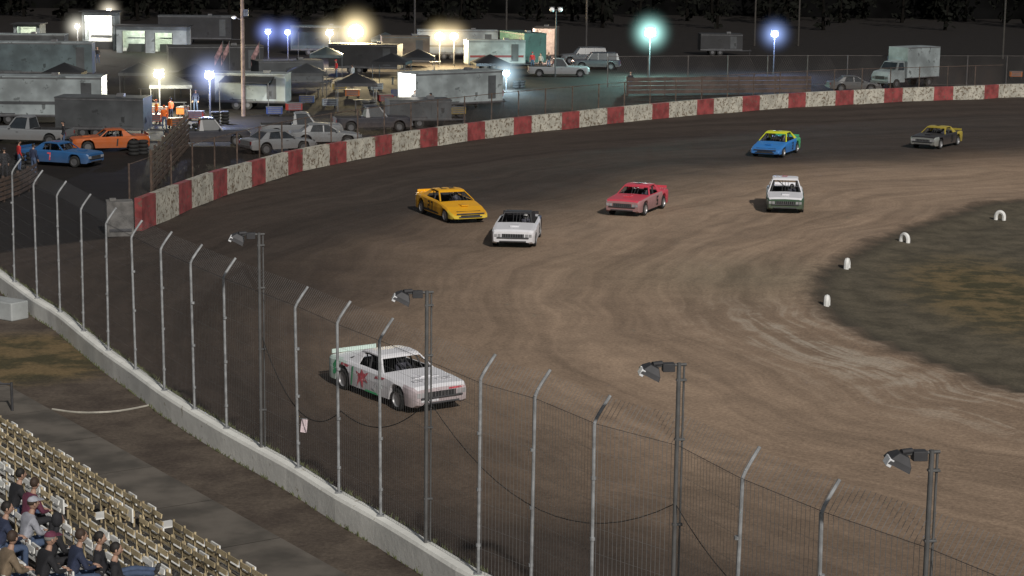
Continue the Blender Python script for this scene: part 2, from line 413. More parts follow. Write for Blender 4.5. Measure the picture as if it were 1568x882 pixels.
def car(name,pos,heading,kind='race',body=None,top=None,roof=None,tail=None,nose=None,num=None,numc=None,wedge=False,roofless=False,L=4.9,W=1.92,grille=True,ht=1.36,extra=None,pit=False,numx=-.25):
    top=top or body; roof=roof or top; tail=tail or body; nose=nose or body
    mb=MB(); hl=L/2; race=kind=='race'
    r=.34; xf,xb=hl-.92,-hl+1.02
    if kind=='pickup': 
        prof=[(-hl,1.0),(-.55,1.0),(.95,1.05),(hl-.15,.98),(hl,.85)]; cab=(.95,.40,-.45,-.62); ht=1.78; belt=1.03
    elif kind=='suv':
        prof=[(-hl,1.02),(.95,1.05),(hl-.15,.95),(hl,.8)]; cab=(1.0,.45,-hl+.35,-hl+.12); ht=1.78; belt=1.04
    elif kind=='sedan':
        prof=[(-hl,.85),(-hl+.15,.93),(-1.4,.96),(.85,.93),(hl-.3,.78),(hl,.65)]; cab=(.95,.25,-1.0,-1.65); ht=1.42; belt=.94
    elif wedge:
        prof=[(-hl,.95),(-1.5,.98),(.8,.90),(hl-.8,.74),(hl-.1,.5),(hl,.42)]; cab=(.85,.1,-.95,-1.75); belt=.94
    else:
        prof=[(-hl,.86),(-hl+.08,.93),(-1.4,.96),(.75,.94),(hl-.12,.84),(hl,.76)]; cab=(.72,.22,-.85,-1.35); belt=.95
    x1,x2,x3,x4=cab
    zb0=.22 if race else .28
    st=sorted(set([round(-hl+L*i/84,4) for i in range(85)]+[round(x1,4),round(x4,4)]))
    rings=[]; drops=[]
    for x in st:
        zt=interp(prof,x); w=W/2
        e=min(x+hl,hl-x); w*= (1-.10*max(0,1-e/.35)**2)
        w*=1-.03*abs(x/hl)**3
        zb=zb0
        for xa in (xf,xb):
            dx=abs(x-xa)
            if dx<.43: zb=max(zb,r+math.sqrt(max(0,.43**2-dx**2)))
        if e<.12: zb=max(zb,zb0+.08*(1-e/.12))
        zb=min(zb,zt-.16)
        drop=0
        if race and x4+.05<x<x1-.05: drop=.42
        if kind=='pickup' and -hl+.06<x<-.72: drop=.5
        zm=max(zb+.06,min(.62,zt-.12))
        h=[(w*.8,zb),(w*.985,zb+.03),(w,zm),(w*.985,zt-.08),(w*.94,zt-.015),(w*.86,zt),(w*.83,zt-drop if drop else zt+.008),(0,zt-drop if drop else zt+.03)]
        dn=.018*mnoise.noise((x*2.3,pos[0],pos[1])) if race else 0
        rings.append([(x,y+dn,z) for y,z in h]+[(x,-y+dn,z) for y,z in h[-2::-1]]); drops.append(drop)
    nr=len(rings[0])
    for i in range(len(st)-1):
        xm=(st[i]+st[i+1])/2
        for j in range(nr-1):
            jj=min(j,nr-2-j)
            if jj>=4:
                mm=top
                if jj>=5 and (drops[i]>0 or drops[i+1]>0): mm=dark
                if xm<-hl+.9 and tail is not body and jj<6: mm=tail
            else:
                mm=body
                if xm<xb+.25: mm=tail
                if xm>xf+.3: mm=nose
            mb.add([rings[i][j],rings[i][j+1],rings[i+1][j+1],rings[i+1][j]],[(0,3,2,1)],mm,True)
    mb.face(rings[0][::-1],tail); mb.face(rings[-1],nose)
    mb.box((0,0,.42),(L-.5,W*.62,.34),dark)
    for xa in (xf,xb):
        for sg in (1,-1):
            y=sg*(W/2-.14); prof_w=[(-.13,.22),(-.13,.30),(-.10,r),(.10,r),(.13,.30),(.13,.22),(.09,.20),(.09,.0)]
            vs=[];k=18
            for (yy,rr) in prof_w:
                for t in range(k):
                    a=2*math.pi*t/k; vs.append((xa+rr*math.cos(a),y+sg*yy,r+rr*math.sin(a)))
            for q in range(len(prof_w)-1):
                fs=[(q*k+t,q*k+(t+1)%k,(q+1)*k+(t+1)%k,(q+1)*k+t) for t in range(k)]
                mb.add(vs,fs,black if q<5 else (trim if pit else rim),True)
    wb,wt=W/2*.88,W/2*.68
    if not roofless:
        rz=ht; R=[]
        for x,zz_,ww_ in ((x2+.06,rz-.05,wt*.98),(x2-.05,rz-.01,wt),((x2+x3)/2,rz+.02,wt*1.02),(x3+.05,rz-.01,wt),(x3-.06,rz-.06,wt*.97)):
            R.append([(x,ww_,zz_-.05),(x,ww_,zz_-.01),(x,ww_*.85,zz_+.012),(x,0,zz_+.02),(x,-ww_*.85,zz_+.012),(x,-ww_,zz_-.01),(x,-ww_,zz_-.05)])
        for i in range(4):
            mb.add(R[i]+R[i+1],[(j,j+1,j+8,j+7) for j in range(6)],roof,True)
            mb.face([R[i][0],R[i][6],R[i+1][6],R[i+1][0]],dark)
        mb.face(R[0],roof); mb.face(R[-1][::-1],roof)
    zt2=ht-.06
    def bar(p0,p1,w_,t_,m_):
        p0=Vector(p0);p1=Vector(p1)
        vs=[]
        for p in (p0,p1):
            for a,b2 in ((-1,-1),(1,-1),(1,1),(-1,1)): vs.append(p+Vector((a*w_/2,b2*t_/2,0)))
        mb.add(vs,[(0,1,5,4),(1,2,6,5),(2,3,7,6),(3,0,4,7)],m_)
    if not roofless:
        for sg in (1,-1):
            bar((x1-.03,sg*wb,belt-.02),(x2,sg*wt*.97,zt2),.09,.05,roof)
            if kind in('sedan','suv'): bar((-.15,sg*wb,belt-.02),(-.15,sg*wt*.98,zt2),.08,.05,roof)
            if kind=='suv': bar((-1.15,sg*wb,belt-.02),(-1.15,sg*wt*.98,zt2),.08,.05,roof)
            q0=.42 if (race or kind=='sedan') else .12
            a=[(x4,sg*wb,belt-.02),(x4+q0+.18,sg*wb,belt-.02),(x3+q0*.4,sg*wt*.98,zt2),(x3-.05,sg*wt*.96,zt2)]
            b2=[(p[0],p[1]-sg*.04,p[2]) for p in a]
            mb.add(a+b2,[(0,1,2,3),(7,6,5,4),(1,5,6,2),(0,3,7,4)],roof)
            if race: bar((-.25,sg*(wb-.04),belt-.3),(-.3,sg*wt*.93,zt2),.05,.05,darkmetal)
        if not race:
            g=.02
            lo=[(x1-.02,wb-g-.02),(x4+.02,wb-g-.02)]; hi=[(x2,wt*.93),(x3,wt*.93)]
            a=[(lo[0][0],lo[0][1],belt),(lo[1][0],lo[1][1],belt),(lo[1][0],-lo[1][1],belt),(lo[0][0],-lo[0][1],belt)]
            h=[(hi[0][0],hi[0][1],zt2),(hi[1][0],hi[1][1],zt2),(hi[1][0],-hi[1][1],zt2),(hi[0][0],-hi[0][1],zt2)]
            mb.add(a+h,[(0,1,5,4),(1,2,6,5),(2,3,7,6),(3,0,4,7)],glass)
    if race:
        cz=zt2-.03 if not roofless else ht-.1
        for sg in (1,-1):
            y=wt*.86*sg
            mb.tube((x3+.15,y,.5),(x3+.15,y,cz),.024,darkmetal); mb.tube((x2-.05,y,cz),(x3+.15,y,cz),.024,darkmetal)
            mb.tube((x1-.15,sg*wb*.9,.6),(x2-.05,y,cz),.024,darkmetal); mb.tube((x3+.15,y,cz),(x4-.25,sg*wb*.75,belt),.024,darkmetal)
            for z in (.6,.78): mb.tube((x1-.2,sg*wb*.95,z),(x3+.15,sg*wb*.95,z),.02,darkmetal)
        mb.tube((x3+.15,-wt*.86,cz),(x3+.15,wt*.86,cz),.024,darkmetal); mb.tube((x2-.05,-wt*.86,cz),(x2-.05,wt*.86,cz),.024,darkmetal)
        mb.tube((x3+.15,-wt*.86,cz),(x3+.15,wt*.86,.6),.02,darkmetal)
        for y in (-.15,0,.15): mb.tube((x1-.08,y,belt-.02),(x2,y,cz),.012,darkmetal)
        if roofless:
            mb.box(((x2+x3)/2,0,cz+.01),(.5,wt*1.7,.03),pk_); mb.box((x3-.1,0,1.1),(.03,W*.75,.34),pk_)
        mb.box((-.5,.36,.75),(.12,.46,.62),dark); mb.box((-.25,.36,.5),(.5,.46,.12),dark)
        suit=mat('driver_suit',(.06,.06,.08)); mb.ell((-.3,.36,.8),(.16,.22,.28),suit,10,6)
        mb.tube((-.25,.52,.95),(.12,.48,.85),.05,suit,.035); mb.tube((-.25,.20,.95),(.12,.26,.85),.05,suit,.035)
        mb.ell((-.27,.36,1.12),(.15,.125,.15),mat('helmet',(.3,.3,.3),.3),12,8); mb.box((-.15,.36,1.12),(.06,.17,.07),black)
        mb.tube((.14,.28,.88),(.14,.46,.88),.02,black)
        mb.box((x1+.75,0,interp(prof,x1+.75)+.045),(.5,.36,.05),top)
        mb.box((-hl+.06,0,interp(prof,-hl+.1)+.09),(.03,W*.8,.13),tail,0)
        mb.tube((hl+.03,-W*.36,.5),(hl+.03,W*.36,.5),.03,darkmetal); mb.tube((hl+.03,-W*.30,.34),(hl+.03,W*.30,.34),.03,darkmetal)
    else:
        mb.box((hl+.02,0,.48),(.12,W*.92,.16),trim); mb.box((-hl-.02,0,.5),(.12,W*.92,.15),trim)
        for sg in (1,-1):
            mb.box((hl+.0,sg*W*.36,.70),(.05,.26,.12),mat('dull_lens',(.2,.2,.2),.3)); mb.box((-hl,sg*W*.40,.75),(.04,.14,.2),mat('tail_lamp',(.2,.02,.02),.3))
            mb.box((x1-.25,sg*(wb+.14),belt+.08),(.1,.16,.12),body); mb.box((.2,sg*(W/2+.004),.82),(.16,.02,.03),darkmetal)
    if grille:
        gz=.60 if not wedge else .38
        mb.box((hl+.004,0,gz),(.02,W*.5,.15 if not wedge else .1),dark)
        if not wedge:
            for sg in (1,-1):
                for dy in (.0,.17): mb.box((hl+.004,sg*(W*.31+dy*.95),gz),(.02,.13,.13),mat('painted_lamp',(.32,.32,.33),.5))
            for i in range(-4,5): mb.box((hl+.016,i*W*.055,gz),(.01,.012,.15),trim if pit else rim)
    if num:
        for sg in (1,-1):
            digits(mb,num,(numx,sg*(W/2+.008),.36),(-sg,0,0),(0,0,1),.46,numc)
        if not roofless: digits(mb,num,((x2+x3)/2-.25,0,ht+.036),(0,-1,0),(1,0,0),.5,numc)
    if extra: extra(mb,hl,W)
    return mb.build(name,pos,heading,ang=38)
pw=paint('white',(.84,.84,.88),.35); py=paint('yellow',(.85,.42,.01),.3); pr=paint('red',(.66,.07,.11),.35); pg=paint('grey',(.26,.28,.27),.6)
pb=paint('blue',(.03,.22,.62),.3); pfy=paint('fluorescent_yellow',(.75,.80,.03),.15); pgr=paint('green',(.08,.45,.2),.4); pk_=paint('black',(.025,.025,.03),.5)
pdg=paint('dark_green',(.04,.10,.06),.5); pol=paint('olive_yellow',(.42,.33,.05),.4); pgp=paint('grey_pink',(.62,.54,.57),.6); prp=paint('faded_pink_red',(.42,.22,.23),.55)
pbd=paint('blue_shade',(.02,.10,.26),.3); por=paint('orange_shade',(.42,.09,.01),.3)  # pit race cars, gloom of the pit put into the paint colour
redd=mat('red_decal',(.62,.10,.13),.5,0,.3,5,spot=((.75,.6,.6),6,.56)); blkd=mat('black_decal',(.02,.02,.02),.5); grnd=mat('green_decal',(.06,.42,.18),.5,spot=((.6,.6,.6),7,.58)); gryd=mat('faded_lettering',(.5,.5,.53),spot=((.75,.75,.77),8,.5))
def ex_white(mb,hl,W):
    for sg in (1,-1):
        y=sg*(W/2+.004)
        def q(pts,m,e=0): mb.face([(x,y+sg*e,z) for x,z in (pts if sg<0 else pts[::-1])],m)
        q([(-2.1,.42),(-1.98,.42),(-1.80,.60),(-1.70,.86),(-1.95,.88),(-2.12,.7)],grnd,-.02); q([(-1.60,.80),(-1.2,.78),(-1.1,.86),(-1.55,.88)],redd,.001)
        q([(-1.0,.28),(-.93,.28),(-.84,.86),(-.93,.86)],grnd,.001)
        # jagged red burst over the door, green sill flash
        q([(-.62,.30),(-.44,.52),(-.30,.28),(-.24,.56),(.0,.50),(-.14,.66),(.06,.84),(-.22,.76),(-.36,.88),(-.44,.72),(-.70,.78),(-.56,.60)],redd,.002)
        q([(-.2,.25),(.62,.25),(.5,.31),(-.1,.31)],grnd,.001)
        q([(.22,.40),(.42,.36),(.62,.60),(.5,.66)],gryd); q([(.40,.74),(.9,.80),(1.0,.86),(.45,.82)],redd,.001)
    for x,y,w,h in ((hl-.55,.4,.14,.5),(hl-.55,-.4,.14,.5),(hl-.9,0,.12,.9)): mb.box((x,y,.915),(w,h,.02),gryd)
    mb.box((hl+.006,.5,.72),(.008,.5,.05),redd); mb.box((hl+.006,-.4,.42),(.008,.6,.06),gryd)
car('race_car',P(606,606),rad(-55),body=pw,tail=paint('pale_green',(.62,.76,.70),.4),nose=pgp,extra=ex_white,L=5.1,W=1.98,roof=pw,top=pw)
def ex_y(mb,hl,W):
    for sg in (1,-1):
        y=sg*(W/2+.004); mb.face([(-1.2,y,.3),(.9,y,.3),(.8,y,.38),(-1.2,y,.42)],blkd)
car('race_car',P(690,332),rad(-66),body=py,nose=paint('lemon',(.85,.62,.06),.2),num='27',numc=blkd,wedge=True,L=5.1,W=2.0,extra=ex_y)
car('race_car',P(792,369),rad(-95),body=pw,tail=pk_,nose=pw,top=pw,num='8',numc=blkd,roofless=True,L=4.7,W=1.98,ht=1.42)
car('race_car',P(976,323),rad(-112),body=prp,top=pr,roof=pr,nose=prp,tail=pr,num='5',numc=blkd,L=4.9)
car('race_car',P(1201,319),rad(-97),body=pdg,top=pw,roof=pw,nose=pdg,tail=pw,num='6',numc=redd,L=4.7,ht=1.6)
car('race_car',P(1188,236),rad(-114),body=pb,top=pb,roof=pfy,nose=pb,tail=pgr,num='3',numc=blkd,L=5.0,wedge=True,W=2.05,ht=1.45)
car('race_car',P(1434,224),rad(-124),body=pk_,top=pk_,roof=pol,nose=pg,tail=pol,num='9',numc=blkd,L=5.0)
wd=paint('white_dim',(.18,.19,.20),.4); sd_=paint('silver_dim',(.07,.075,.08),.4); bd=paint('dark_blue_dim',(.018,.02,.03),.4); rd_=paint('dark_red_dim',(.04,.012,.012),.4)  # pit vehicle paints, darkened in colour to stand for low light
def pc(name,pos,h,kind,b,L,**k): return car(name,pos,rad(h),kind,body=b,L=L,pit=True,**k)
pc('pickup_truck',P(40,219),172,'pickup',wd,6.0,W=2.0)
pc('race_car',P(168,230),200,'race',por,4.8,num='1',numc=blkd)
pc('race_car',P(94,252),-20,'race',pbd,4.8,num='7',numc=redd)
pc('parked_car',P(425,233),35,'sedan',wd,4.6)
pc('parked_car',P(497,222),12,'sedan',wd,4.7)
pc('pickup_truck',P(462,212),8,'pickup',wd,5.5)
pc('pickup_truck',P(855,117),4,'pickup',wd,6.0)
pc('suv',P(893,97),190,'suv',sd_,5.2)
pc('suv',P(912,106),185,'suv',bd,5.0)
pc('parked_car',P(1306,140),5,'sedan',sd_,4.7)
pc('parked_car',P(725,150),60,'sedan',sd_,4.7)
pc('pickup_truck',P(318,222),15,'pickup',bd,5.4)
pc('pickup_truck',P(570,200),15,'pickup',bd,5.4)
# ---------------------------------------------------------------- trailers, trucks, buildings
def col(n,c,k=.4): return mat('panel_'+n,tuple(q*k for q in c),.6,0,.35,.5,spot=(tuple(q*k*.45 for q in c),1.1,.6))  # k puts the dim light of the pit into the panel colour
cW=col('white',(.30,.34,.35),.75); cG=col('grey',(.13,.14,.15)); cD=col('dark',(.045,.045,.05)); cB=col('bluegrey',(.16,.22,.24)); cT=col('tan',(.26,.2,.15)); cGr=col('green',(.06,.16,.13))
cI=mat('lit_interior_panel',(.5,.5,.48),.8)
def trailer(x,y,L,H,head,m,W=2.5,z0=.55,stripe=None,open_end=False,awning=False,roofm=None,name='enclosed_trailer',lit=None):
    mb=MB(); h=H-z0; roofm=roofm or m
    mb.box((0,0,z0+.04),(L,W,.08),darkmetal)
    t=.05
    mb.box((0,W/2-t/2,z0+.08+h/2-.06),(L,t,h-.12),m); mb.box((0,-W/2+t/2,z0+.08+h/2-.06),(L,t,h-.12),m)
    mb.box((L/2-t/2,0,z0+.08+h/2-.06),(t,W-2*t,h-.12),m)
    if not open_end: mb.box((-L/2+t/2,0,z0+.08+h/2-.06),(t,W-2*t,h-.12),m)
    else:
        mb.box((-L/2-1.1,0,z0/2),(2.2,W*.9,.06),darkmetal,M=Matrix.Rotation(rad(-13),3,'Y'))
        for sg in (1,-1): mb.box((0,sg*(W/2-t-.012),z0+.08+h/2-.06),(L-.1,.02,h-.16),cI)
        mb.box((L/2-t-.012,0,z0+.08+h/2-.06),(.02,W-.2,h-.2),cI); mb.box((L*.1,W*.25,z0+.5),(L*.5,.6,.8),cD)
    mb.box((0,0,H-.0),(L+.06,W+.06,.08),roofm)
    for sg in (1,-1):
        y_=sg*(W/2+.012)
        mb.box((0,y_,z0+.12),(L,.02,.1),trim); mb.box((0,y_,H-.1),(L,.02,.08),trim)
        for i in range(int(L/1.2)+1): mb.box((-L/2+.03+i*(L-.06)/int(L/1.2),y_-sg*.008,z0+h/2+.03),(.02,.01,h-.36),m)
        if stripe: mb.box((0,y_-sg*.004,z0+h*.35),(L*.94,.014,.22),stripe)
        mb.box((L/2-1.1,y_+sg*.004,z0+h*.5),(.75,.025,h*.72),cG)
        for wx in (-.45,.45):
            mb.tube((wx-L*.12,sg*(W/2-.05),.36),(wx-L*.12,sg*(W/2-.28),.36),.36,black,n=16)
            mb.tube((wx-L*.12,sg*(W/2-.045),.36),(wx-L*.12,sg*(W/2-.06),.36),.18,trim,n=12)
        mb.box((-L*.12,sg*(W/2-.02),.78),(1.9,.1,.06),darkmetal)
    mb.box((L*.2,0,H+.14),(.5,.5,.2),trim)
    mb.tube((L/2,-.5,.5),(L/2+1.3,0,.5),.05,darkmetal); mb.tube((L/2,.5,.5),(L/2+1.3,0,.5),.05,darkmetal); mb.tube((L/2+1.1,0,0),(L/2+1.1,0,.7),.04,darkmetal)
    if awning:
        mb.box((0,-W/2-1.2,H-.35),(L*.7,2.4,.05),awning if awning is not True else cD,M=Matrix.Rotation(rad(8),3,'X'))
        for sx in (-1,1): mb.tube((sx*L*.34,-W/2-2.3,0),(sx*L*.34,-W/2-2.3,H-.55),.03,trim)
    p=P(x,y); o=mb.build(name,p,rad(head))
    if lit:
        l=bpy.data.lights.new('interior_lamp','POINT'); l.energy=lit[0]; l.color=lit[1]; l.shadow_soft_size=.1
        lo=bpy.data.objects.new('interior_lamp',l); COL.objects.link(lo); lo.parent=o; lo.location=(-L/2+.8,0,H-.35)
    return o
wht=(1,.95,.85)
cS=col('stripe_red',(.3,.04,.04),.5); cSb=col('stripe_blue',(.04,.06,.2),.5)
trailer(38,188,11.5,3.4,3,cW,stripe=cG)
trailer(160,209,6,2.7,-3,cG)
trailer(45,120,12,3.4,5,cB,roofm=cW)
trailer(20,100,11,3.2,3,cG,roofm=cW,stripe=cSb)
trailer(388,166,5.6,2.8,-4,cW,awning=cD)
trailer(690,169,8.5,3.1,38,cW,open_end=True,lit=(600,wht))
trailer(757,106,6,3.0,12,cW,stripe=cS)
trailer(800,101,7,3.6,-68,cGr)
trailer(490,84,6.5,3.3,2,cB,awning=cD)
trailer(620,102,5,3.2,8,cT)
trailer(700,90,9,3.2,4,cW,stripe=cG)
trailer(835,95,5,3.8,84,cT,open_end=True,lit=(900,(1,.7,.55)))
trailer(560,112,7,2.9,-9,cD)
trailer(330,118,9,3.0,14,cD)
trailer(1102,84,5,2.5,3,cD)
trailer(300,66,9,3.4,4,cD,roofm=cG)
trailer(440,135,6,2.5,24,cG,roofm=cG)
trailer(640,194,4.5,2.0,12,cG)
def shed(x,y,L,W,H,head,m,doors,lamp):
    mb=MB(); t=.12
    mb.box((0,W/2,H/2),(L,t,H),cI); mb.box((L/2-t/2,0,H/2),(t,W-t,H),m); mb.box((-L/2+t/2,0,H/2),(t,W-t,H),m)
    xs_=[-L/2]+[e for d_ in doors for e in (d_[0]-d_[1]/2,d_[0]+d_[1]/2)]+[L/2]
    for i in range(0,len(xs_),2):
        w=xs_[i+1]-xs_[i]
        if w>.05: mb.box(((xs_[i]+xs_[i+1])/2,-W/2,H/2),(w,t,H),m)
    for d_ in doors:
        if d_[2]<H: mb.box((d_[0],-W/2,(H+d_[2])/2),(d_[1],t,H-d_[2]),m)
        mb.box((d_[0]-d_[1]/2,-W/2-.08,d_[2]/2),(.08,.04,d_[2]),trim); mb.box((d_[0]+d_[1]/2,-W/2-.08,d_[2]/2),(.08,.04,d_[2]),trim)
        mb.box((d_[0],W/4,.45),(d_[1]*.8,.6,.9),cD); mb.box((d_[0],W/2-.2,1.6),(d_[1]*.9,.2,.05),trim)
    mb.box((0,-.2,H+.06),(L+.5,W+.9,.12),cD)
    o=mb.build('concession_shed',P(x,y),rad(head))
    for d_ in doors:
        l=bpy.data.lights.new('interior_lamp','POINT'); l.energy=lamp[0]; l.color=lamp[1]; l.shadow_soft_size=.15
        lo=bpy.data.objects.new('interior_lamp',l); COL.objects.link(lo); lo.parent=o; lo.location=(d_[0],-W/4,H-.5)
shed(156,76,3.8,3,4.4,0,cW,[(0,3.2,4.0)],(1500,wht))
shed(46,64,3.2,3,2.2,0,cW,[(0,2.4,1.9)],(350,(.9,1,.75)))
shed(236,80,8.0,3,3.0,0,cW,[(-2.0,2.6,2.5),(1.4,2.0,2.3)],(320,(.85,1,.75)))
mb=MB()
mb.box((-1.2,0,2.35),(4.6,2.4,2.9),cW); mb.box((-1.2,0,.8),(5,1.0,.16),darkmetal)
for sg in (1,-1):
    mb.box((-1.2,sg*1.21,3.75),(4.6,.03,.08),trim); mb.box((-1.2,sg*1.21,.95),(4.6,.03,.08),trim)
    for xx in (2.4,-2.2): mb.tube((xx,sg*1.1,.45),(xx,sg*.8,.45),.45,black,n=16); mb.tube((xx,sg*1.11,.45),(xx,sg*1.09,.45),.22,trim,n=12)
cabs=[[(x_,y_*w_,z_) for x_,w_,z_ in ((3.5,1,.55),(3.55,1,1.2),(3.3,.98,1.55),(2.45,.96,1.7),(2.0,.85,2.45),(1.2,.85,2.5),(1.2,1,.55))] for y_ in (1.05,-1.05)]
mb.add(cabs[0]+cabs[1],[(0,1,2,3,4,5,6),(13,12,11,10,9,8,7)]+[(i,i+7,(i+1)%7+7,(i+1)%7) for i in range(7)],cW)
mb.face([(2.46,.9,1.76),(2.46,-.9,1.76),(2.08,-.8,2.4),(2.08,.8,2.4)],glass)
for sg in (1,-1): mb.face([(2.2,sg*1.03,1.72),(1.35,sg*1.05,1.72),(1.35,sg*.92,2.38),(1.95,sg*.92,2.38)],glass); mb.box((3.56,sg*.8,1.0),(.04,.3,.2),trim)
mb.box((3.6,0,.6),(.15,2.1,.2),trim); mb.box((3.55,0,1.0),(.03,1.1,.3),dark)
mb.build('box_truck',P(1385,133),rad(218),bevel=.03)
def canopy(x,y,head,m,w=3,h=2.2):
    mb=MB()
    for a in (-1,1):
        for c_ in (-1,1): mb.tube((a*w/2,c_*w/2,0),(a*w/2,c_*w/2,h),.03,trim)
    q=[(-w/2-.1,-w/2-.1,h),(w/2+.1,-w/2-.1,h),(w/2+.1,w/2+.1,h),(-w/2-.1,w/2+.1,h)]
    mb.add(q+[(0,0,h+.75)],[(0,1,4),(1,2,4),(2,3,4),(3,0,4)],m)
    lo=[(a,b_,h-.25) for a,b_,c_ in q]; mb.add(q+lo,[(i,(i+1)%4,4+(i+1)%4,4+i) for i in range(4)],m)
    mb.box((.5,.4,.75),(1.4,.6,.05),cG); mb.box((0,.4,.35),(.05,.5,.7),darkmetal); mb.box((1.0,.4,.35),(.05,.5,.7),darkmetal)
    mb.build('pop_up_canopy',P(x,y),rad(head))
for a in ((262,172,10,cG),(300,152,0,cD),(215,150,5,cG),(500,118,5,cB),(640,122,0,cD),(100,150,3,cD),(545,168,8,cD),(470,150,12,cG),(600,130,-8,cD),(590,90,5,cB),(750,132,12,cD)): canopy(*a)
def tires(x,y,k=3):
    mb=MB()
    for j in range(k):
        for a in range(2):
            R=[]; n_=16
            for i in range(n_):
                t=2*math.pi*i/n_; R.append([(math.cos(t)*(.24+.1*math.cos(s_))+a*.75,math.sin(t)*(.24+.1*math.cos(s_)),.12+j*.23+.11*math.sin(s_)) for s_ in [k2*math.pi/4 for k2 in range(8)]])
            vs=[p for q in R for p in q]
            mb.add(vs,[(i*8+q,((i+1)%n_)*8+q,((i+1)%n_)*8+(q+1)%8,i*8+(q+1)%8) for i in range(n_) for q in range(8)],black,True)
    mb.build('tire_stack',P(x,y),random.random())
for x,y in ((205,238),(285,205),(560,172),(600,178),(690,185),(790,135),(330,190),(30,258)): tires(x,y,random.choice((2,3,4)))
def cart(x,y,m,head):
    mb=MB(); mb.box((0,0,.45),(1.2,.6,.5),m); mb.box((0,0,.72),(1.24,.64,.04),trim)
    for i in range(3): mb.box((0,-.31,.3+i*.15),(1.0,.02,.1),trim)
    for a in (-.45,.45):
        for c_ in (-.22,.22): mb.tube((a,c_-.03,.09),(a,c_+.03,.09),.09,black,n=10)
    mb.tube((.62,-.25,.6),(.62,.25,.6),.02,trim); mb.tube((.6,-.25,.6),(.6,-.25,.8),.02,trim)
    mb.build('tool_cart',P(x,y),rad(head))
cR=col('red',(.4,.03,.02),.6); cBl=col('blue',(.03,.08,.3),.5); cO=col('orange',(.6,.16,.02),.7); cY=col('yellow',(.5,.35,.05),.5)
for a in ((235,190,cR,10),(270,196,cO,40),(300,185,cR,0),(470,160,cBl,0),(590,158,cR,20),(520,140,cY,0),(420,178,cBl,10),(665,130,cR,5),(245,178,cO,0),(1555,120,cO,0),(700,178,cY,20),(280,178,cO,80),(230,172,cY,30),(505,165,cW,10),(540,150,cO,0),(575,140,cW,30),(610,150,cBl,0),(450,172,cR,20),(720,165,cW,0),(760,150,cR,0)): cart(*a)
wood=mat('weathered_wood',(.085,.055,.04),.85,0,.4,2)
def plankfence(pts,h,name,boards=5,gap=.12,m=wood,post=2.2):
    mb=MB(); pts=catmull(pts,post)
    for a,b_ in zip(pts[:-1],pts[1:]):
        mb.box((a.x,a.y,h/2),(.12,.12,h+.1),m,math.atan2((b_-a).y,(b_-a).x))
        L=(b_-a).length; c_=(a+b_)/2; an=math.atan2((b_-a).y,(b_-a).x); bh=(h-.1)/boards
        nn=Vector((math.sin(an),-math.cos(an),0))*.08
        for j in range(boards): mb.box((c_.x+nn.x,c_.y+nn.y,.1+bh*(j+.5)),(L-.01,.03,bh-gap),m,an)
    mb.build(name)
plankfence([P(232,296),P(262,258),P(290,225)],2.3,'wooden_fence',7,.1)
plankfence([P(-20,318),P(30,300),P(62,280)],1.3,'wooden_fence',5,.08)
plankfence([P(960,146),P(1060,145),P(1160,144),P(1245,143)],1.6,'wooden_fence',4,.06,mat('pinkish_board',(.07,.05,.043),.85,0,.3,1),3.5)
def chain(pts,h,name,post=3,m=rust,gap=.16,w=.006):
    mb=MB(); pts=catmull(pts,post)
    for a,b_ in zip(pts[:-1],pts[1:]):
        mb.tube(a,a+Vector((0,0,h)),.045,m,n=6); mb.tube(a+Vector((0,0,h-.05)),b_+Vector((0,0,h-.05)),.025,m,n=5); mb.tube(a+Vector((0,0,.1)),b_+Vector((0,0,.1)),.015,m,n=4)
        d_=b_-a; L=d_.length; t=d_.normalized(); nn=int(L/gap)
        for i in range(nn):
            for dr in (1,-1):
                p0=a+t*(i*gap); p1=p0+t*(dr*h*.6); e=t*w
                q=(p1-a).dot(t); zz_=h-.05
                if q<0: zz_=(i*gap)/(h*.6)*(h-.05); p1=a.copy()
                if q>L: zz_=(L-i*gap)/(h*.6)*(h-.05); p1=b_.copy()
                z=Vector((0,0,1))
                mb.add([p0-e,p0+e,p1+e+z*zz_,p1-e+z*zz_],[(0,1,2,3)],m)
    mb.build(name)
bk=[offs(wallc,i,1.3) for i in range(3,len(wallc),12)]
chain(bk[:14],2.9,'chain_link_fence',3.2)
chain([P(930,134),P(1100,132),P(1260,131),P(1420,131),P(1600,131),P(1750,131)],2.9,'chain_link_fence',4,mat('dull_wire',(.09,.08,.075),.7),.22,.008)
